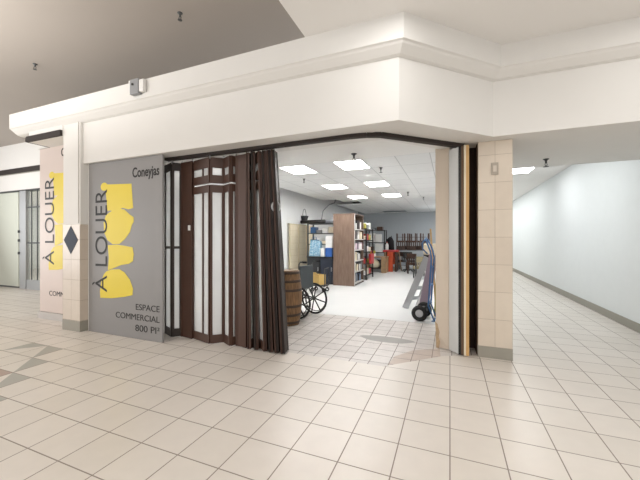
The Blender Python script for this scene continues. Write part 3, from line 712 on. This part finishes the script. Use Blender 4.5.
# give the tan chair its own meshes
for cobj in t.children:
    cobj.data = cobj.data.copy(); cobj.data.materials.clear(); cobj.data.materials.append(TAN if cobj.name.startswith(('seat', 'back')) else DGREY)
def ochair():
    t = thing('office_chair', '', 'chair')
    bs = MB()
    for q in range(5):
        a = q*2*math.pi/5; bs.bar((0, 0, .1), (.26*math.cos(a), .26*math.sin(a), .07), .04, .03); bs.ring((.26*math.cos(a), .26*math.sin(a), .035), (math.sin(a), -math.cos(a), 0), .02, .013, 12, 6)
    bs.build('base', BLACK, t); MB().tube([(0, 0, .08), (0, 0, .42)], .025, 10).build('gas_lift', DGREY, t)
    MB().box(-.23, .23, -.23, .23, .42, .5).build('seat', VINYL, t, .03); MB().box(-.2, .2, .2, .26, .56, .84).build('backrest', BLACK, t, .03)
    MB().bar((0, .2, .44), (0, .24, .6), .05, .02).build('back_bracket', BLACK, t)
    return t
oc = ochair(); place(oc, (-1.62, 14.05, 0), R(20), 'black swivel chair on the left in front of the dark back table', 'swivel chairs')
place(dup(oc), (-.98, 14.05, 0), R(-30), 'black swivel chair on the right in front of the dark back table', 'swivel chairs')
t = thing('coat_stand', 'black coat stand draped with a dark coat left of the upturned chairs', 'coat stand', (-2.62, 15.6, 0))
MB().tube([(0, 0, 0), (0, 0, 1.55)], .02, 8).build('pole', BLACK, t); MB().lathe([(.16, 0), (.16, .02), (.03, .04)], 14).build('base', BLACK, t)
tt = thing('dark_coat', 'dark coat hanging on the black coat stand', 'coat', (-2.62, 15.3, .7))
MB().lathe([(.2, 0), (.18, .3), (.17, .6), (.1, .75), (.04, .8)], 12).build('coat_body', mat('dark_cloth', '#241f22', .9), tt)
MB().tube([(-.12, 0, .7), (-.2, .0, .5), (-.22, 0, .2)], .05, 8).build('sleeve', MATS['dark_cloth'], tt)

# ------------------------------------------------------------ hand truck and leaning boards by the right wall
t = thing('hand_truck', 'blue two wheeled hand truck leaning by the cream jamb', 'hand truck', (-.3, 5.62, 0), R(-8))
fr = MB()
for y in (-.02, .20):
    fr.tube([(.07, y, .0), (-.03, y, .25), (.02, y, 1.05), (.0, y, 1.17), (-.04, y, 1.27)], .014, 8)
fr.tube([(-.04, -.02, 1.27), (-.08, .02, 1.36), (-.09, .1, 1.39), (-.08, .16, 1.36), (-.04, .2, 1.27)], .014, 8)
for z, x in ((.3, -.03), (.6, -.01), (.9, .01)): fr.bar((x, -.02, z), (x, .2, z), .03, .02)
fr.build('frame', BLUE, t)
MB().tube([(-.09, .04, 1.36), (-.14, .02, 1.30), (-.13, .02, 1.2), (-.05, .0, 1.12)], .012, 8).build('loop_handle', BLUE, t)
MB().box(.02, .2, -.03, .22, 0, .012).build('toe_plate', BLUE, t)
for y in (-.09, .27):
    wo = MB().ring((-.16, y, .13), (0, 1, 0), .095, .036, 28, 10).build('wheel', RUBBER, t)
    MB().tube([(-.16, y-.02, .13), (-.16, y+.02, .13)], .062, 18).build('hub', STEEL, wo)
MB().tube([(-.16, -.1, .13), (-.16, .28, .13)], .01, 8).bar((-.16, .09, .13), (-.03, .09, .28), .03, .03).build('axle', DGREY, t)
def leaner(name, m, foot, head, w_, th, label, cat):
    o = MB().bar(foot, head, w_, th, up=(1, 0, 0)).build(name, m, None, .003); return tag(o, label, cat)
# ladder: two rails with treads, leaning
t = thing('step_ladder', 'grey aluminium folded step ladder leaning behind the hand truck wheels', 'ladder', (-.72, 6.55, 0))
F1, F2, H1, H2 = Vector((-.1, -.05, 0)), Vector((.10, .12, 0)), Vector((.32, -.15, 1.02)), Vector((.42, .1, 1.02))
MB().bar(F1, H1, .03, .12).build('rail', ALUM, t); MB().bar(F2, H2, .06, .03).build('rail', ALUM, t)
for i in range(1, 5):
    q = i/5; MB().bar(F1.lerp(H1, q), F2.lerp(H2, q), .02, .07).build('tread', ALUM, t)
boxobj('cream_cushion', CREAM, (-.35, 6.6, 1.06), (.26, .16, .22), 'cream foam block resting on top of the leaning step ladder', 'foam block', bevel=.03)
leaner('mauve_board', MAUVE, (-.46, 6.09, .06), (-.27, 6.09, 1.08), .02, .16, 'mauve board leaning between the step ladder and hand truck', 'board')
leaner('white_plank', WPL, (-.60, 6.23, .0), (-.29, 6.23, .8), .02, .06, 'narrow white plank leaning against the mauve board', 'board')
leaner('olive_board', OLIVE, (-.19, 5.96, .01), (-.15, 5.96, 1.0), .03, .14, 'olive yellow board standing between the hand truck and cream jamb', 'board')
leaner('wood_stick', PINE, (-.22, 6.02, .0), (-.32, 6.02, 1.55), .035, .03, 'pine stick standing up behind the hand truck handle', 'stick')
t = thing('white_jug', 'white plastic jug on the floor beside the hand truck', 'jug', (-.15, 5.25, .0))
MB().lathe([(.05, 0), (.06, .02), (.06, .12), (.025, .17), (.02, .2)], 14).build('jug_body', WPL, t); MB().lathe([(.024, .2), (.024, .22)], 10).build('cap', BLUE, t)
# cable hanging from the open ceiling cell
cb = MB().tube([(-4.15, 11.9, 3.0), (-4.18, 11.8, 2.8), (-4.3, 11.5, 2.70), (-4.42, 11.2, 2.45), (-4.45, 11.1, 2.1), (-4.45, 11.1, 1.95)], .018, 8).build('ceiling_cable', BK['grey'])
tag(cb, 'grey cable curving down from the dark open ceiling cell', 'cable')
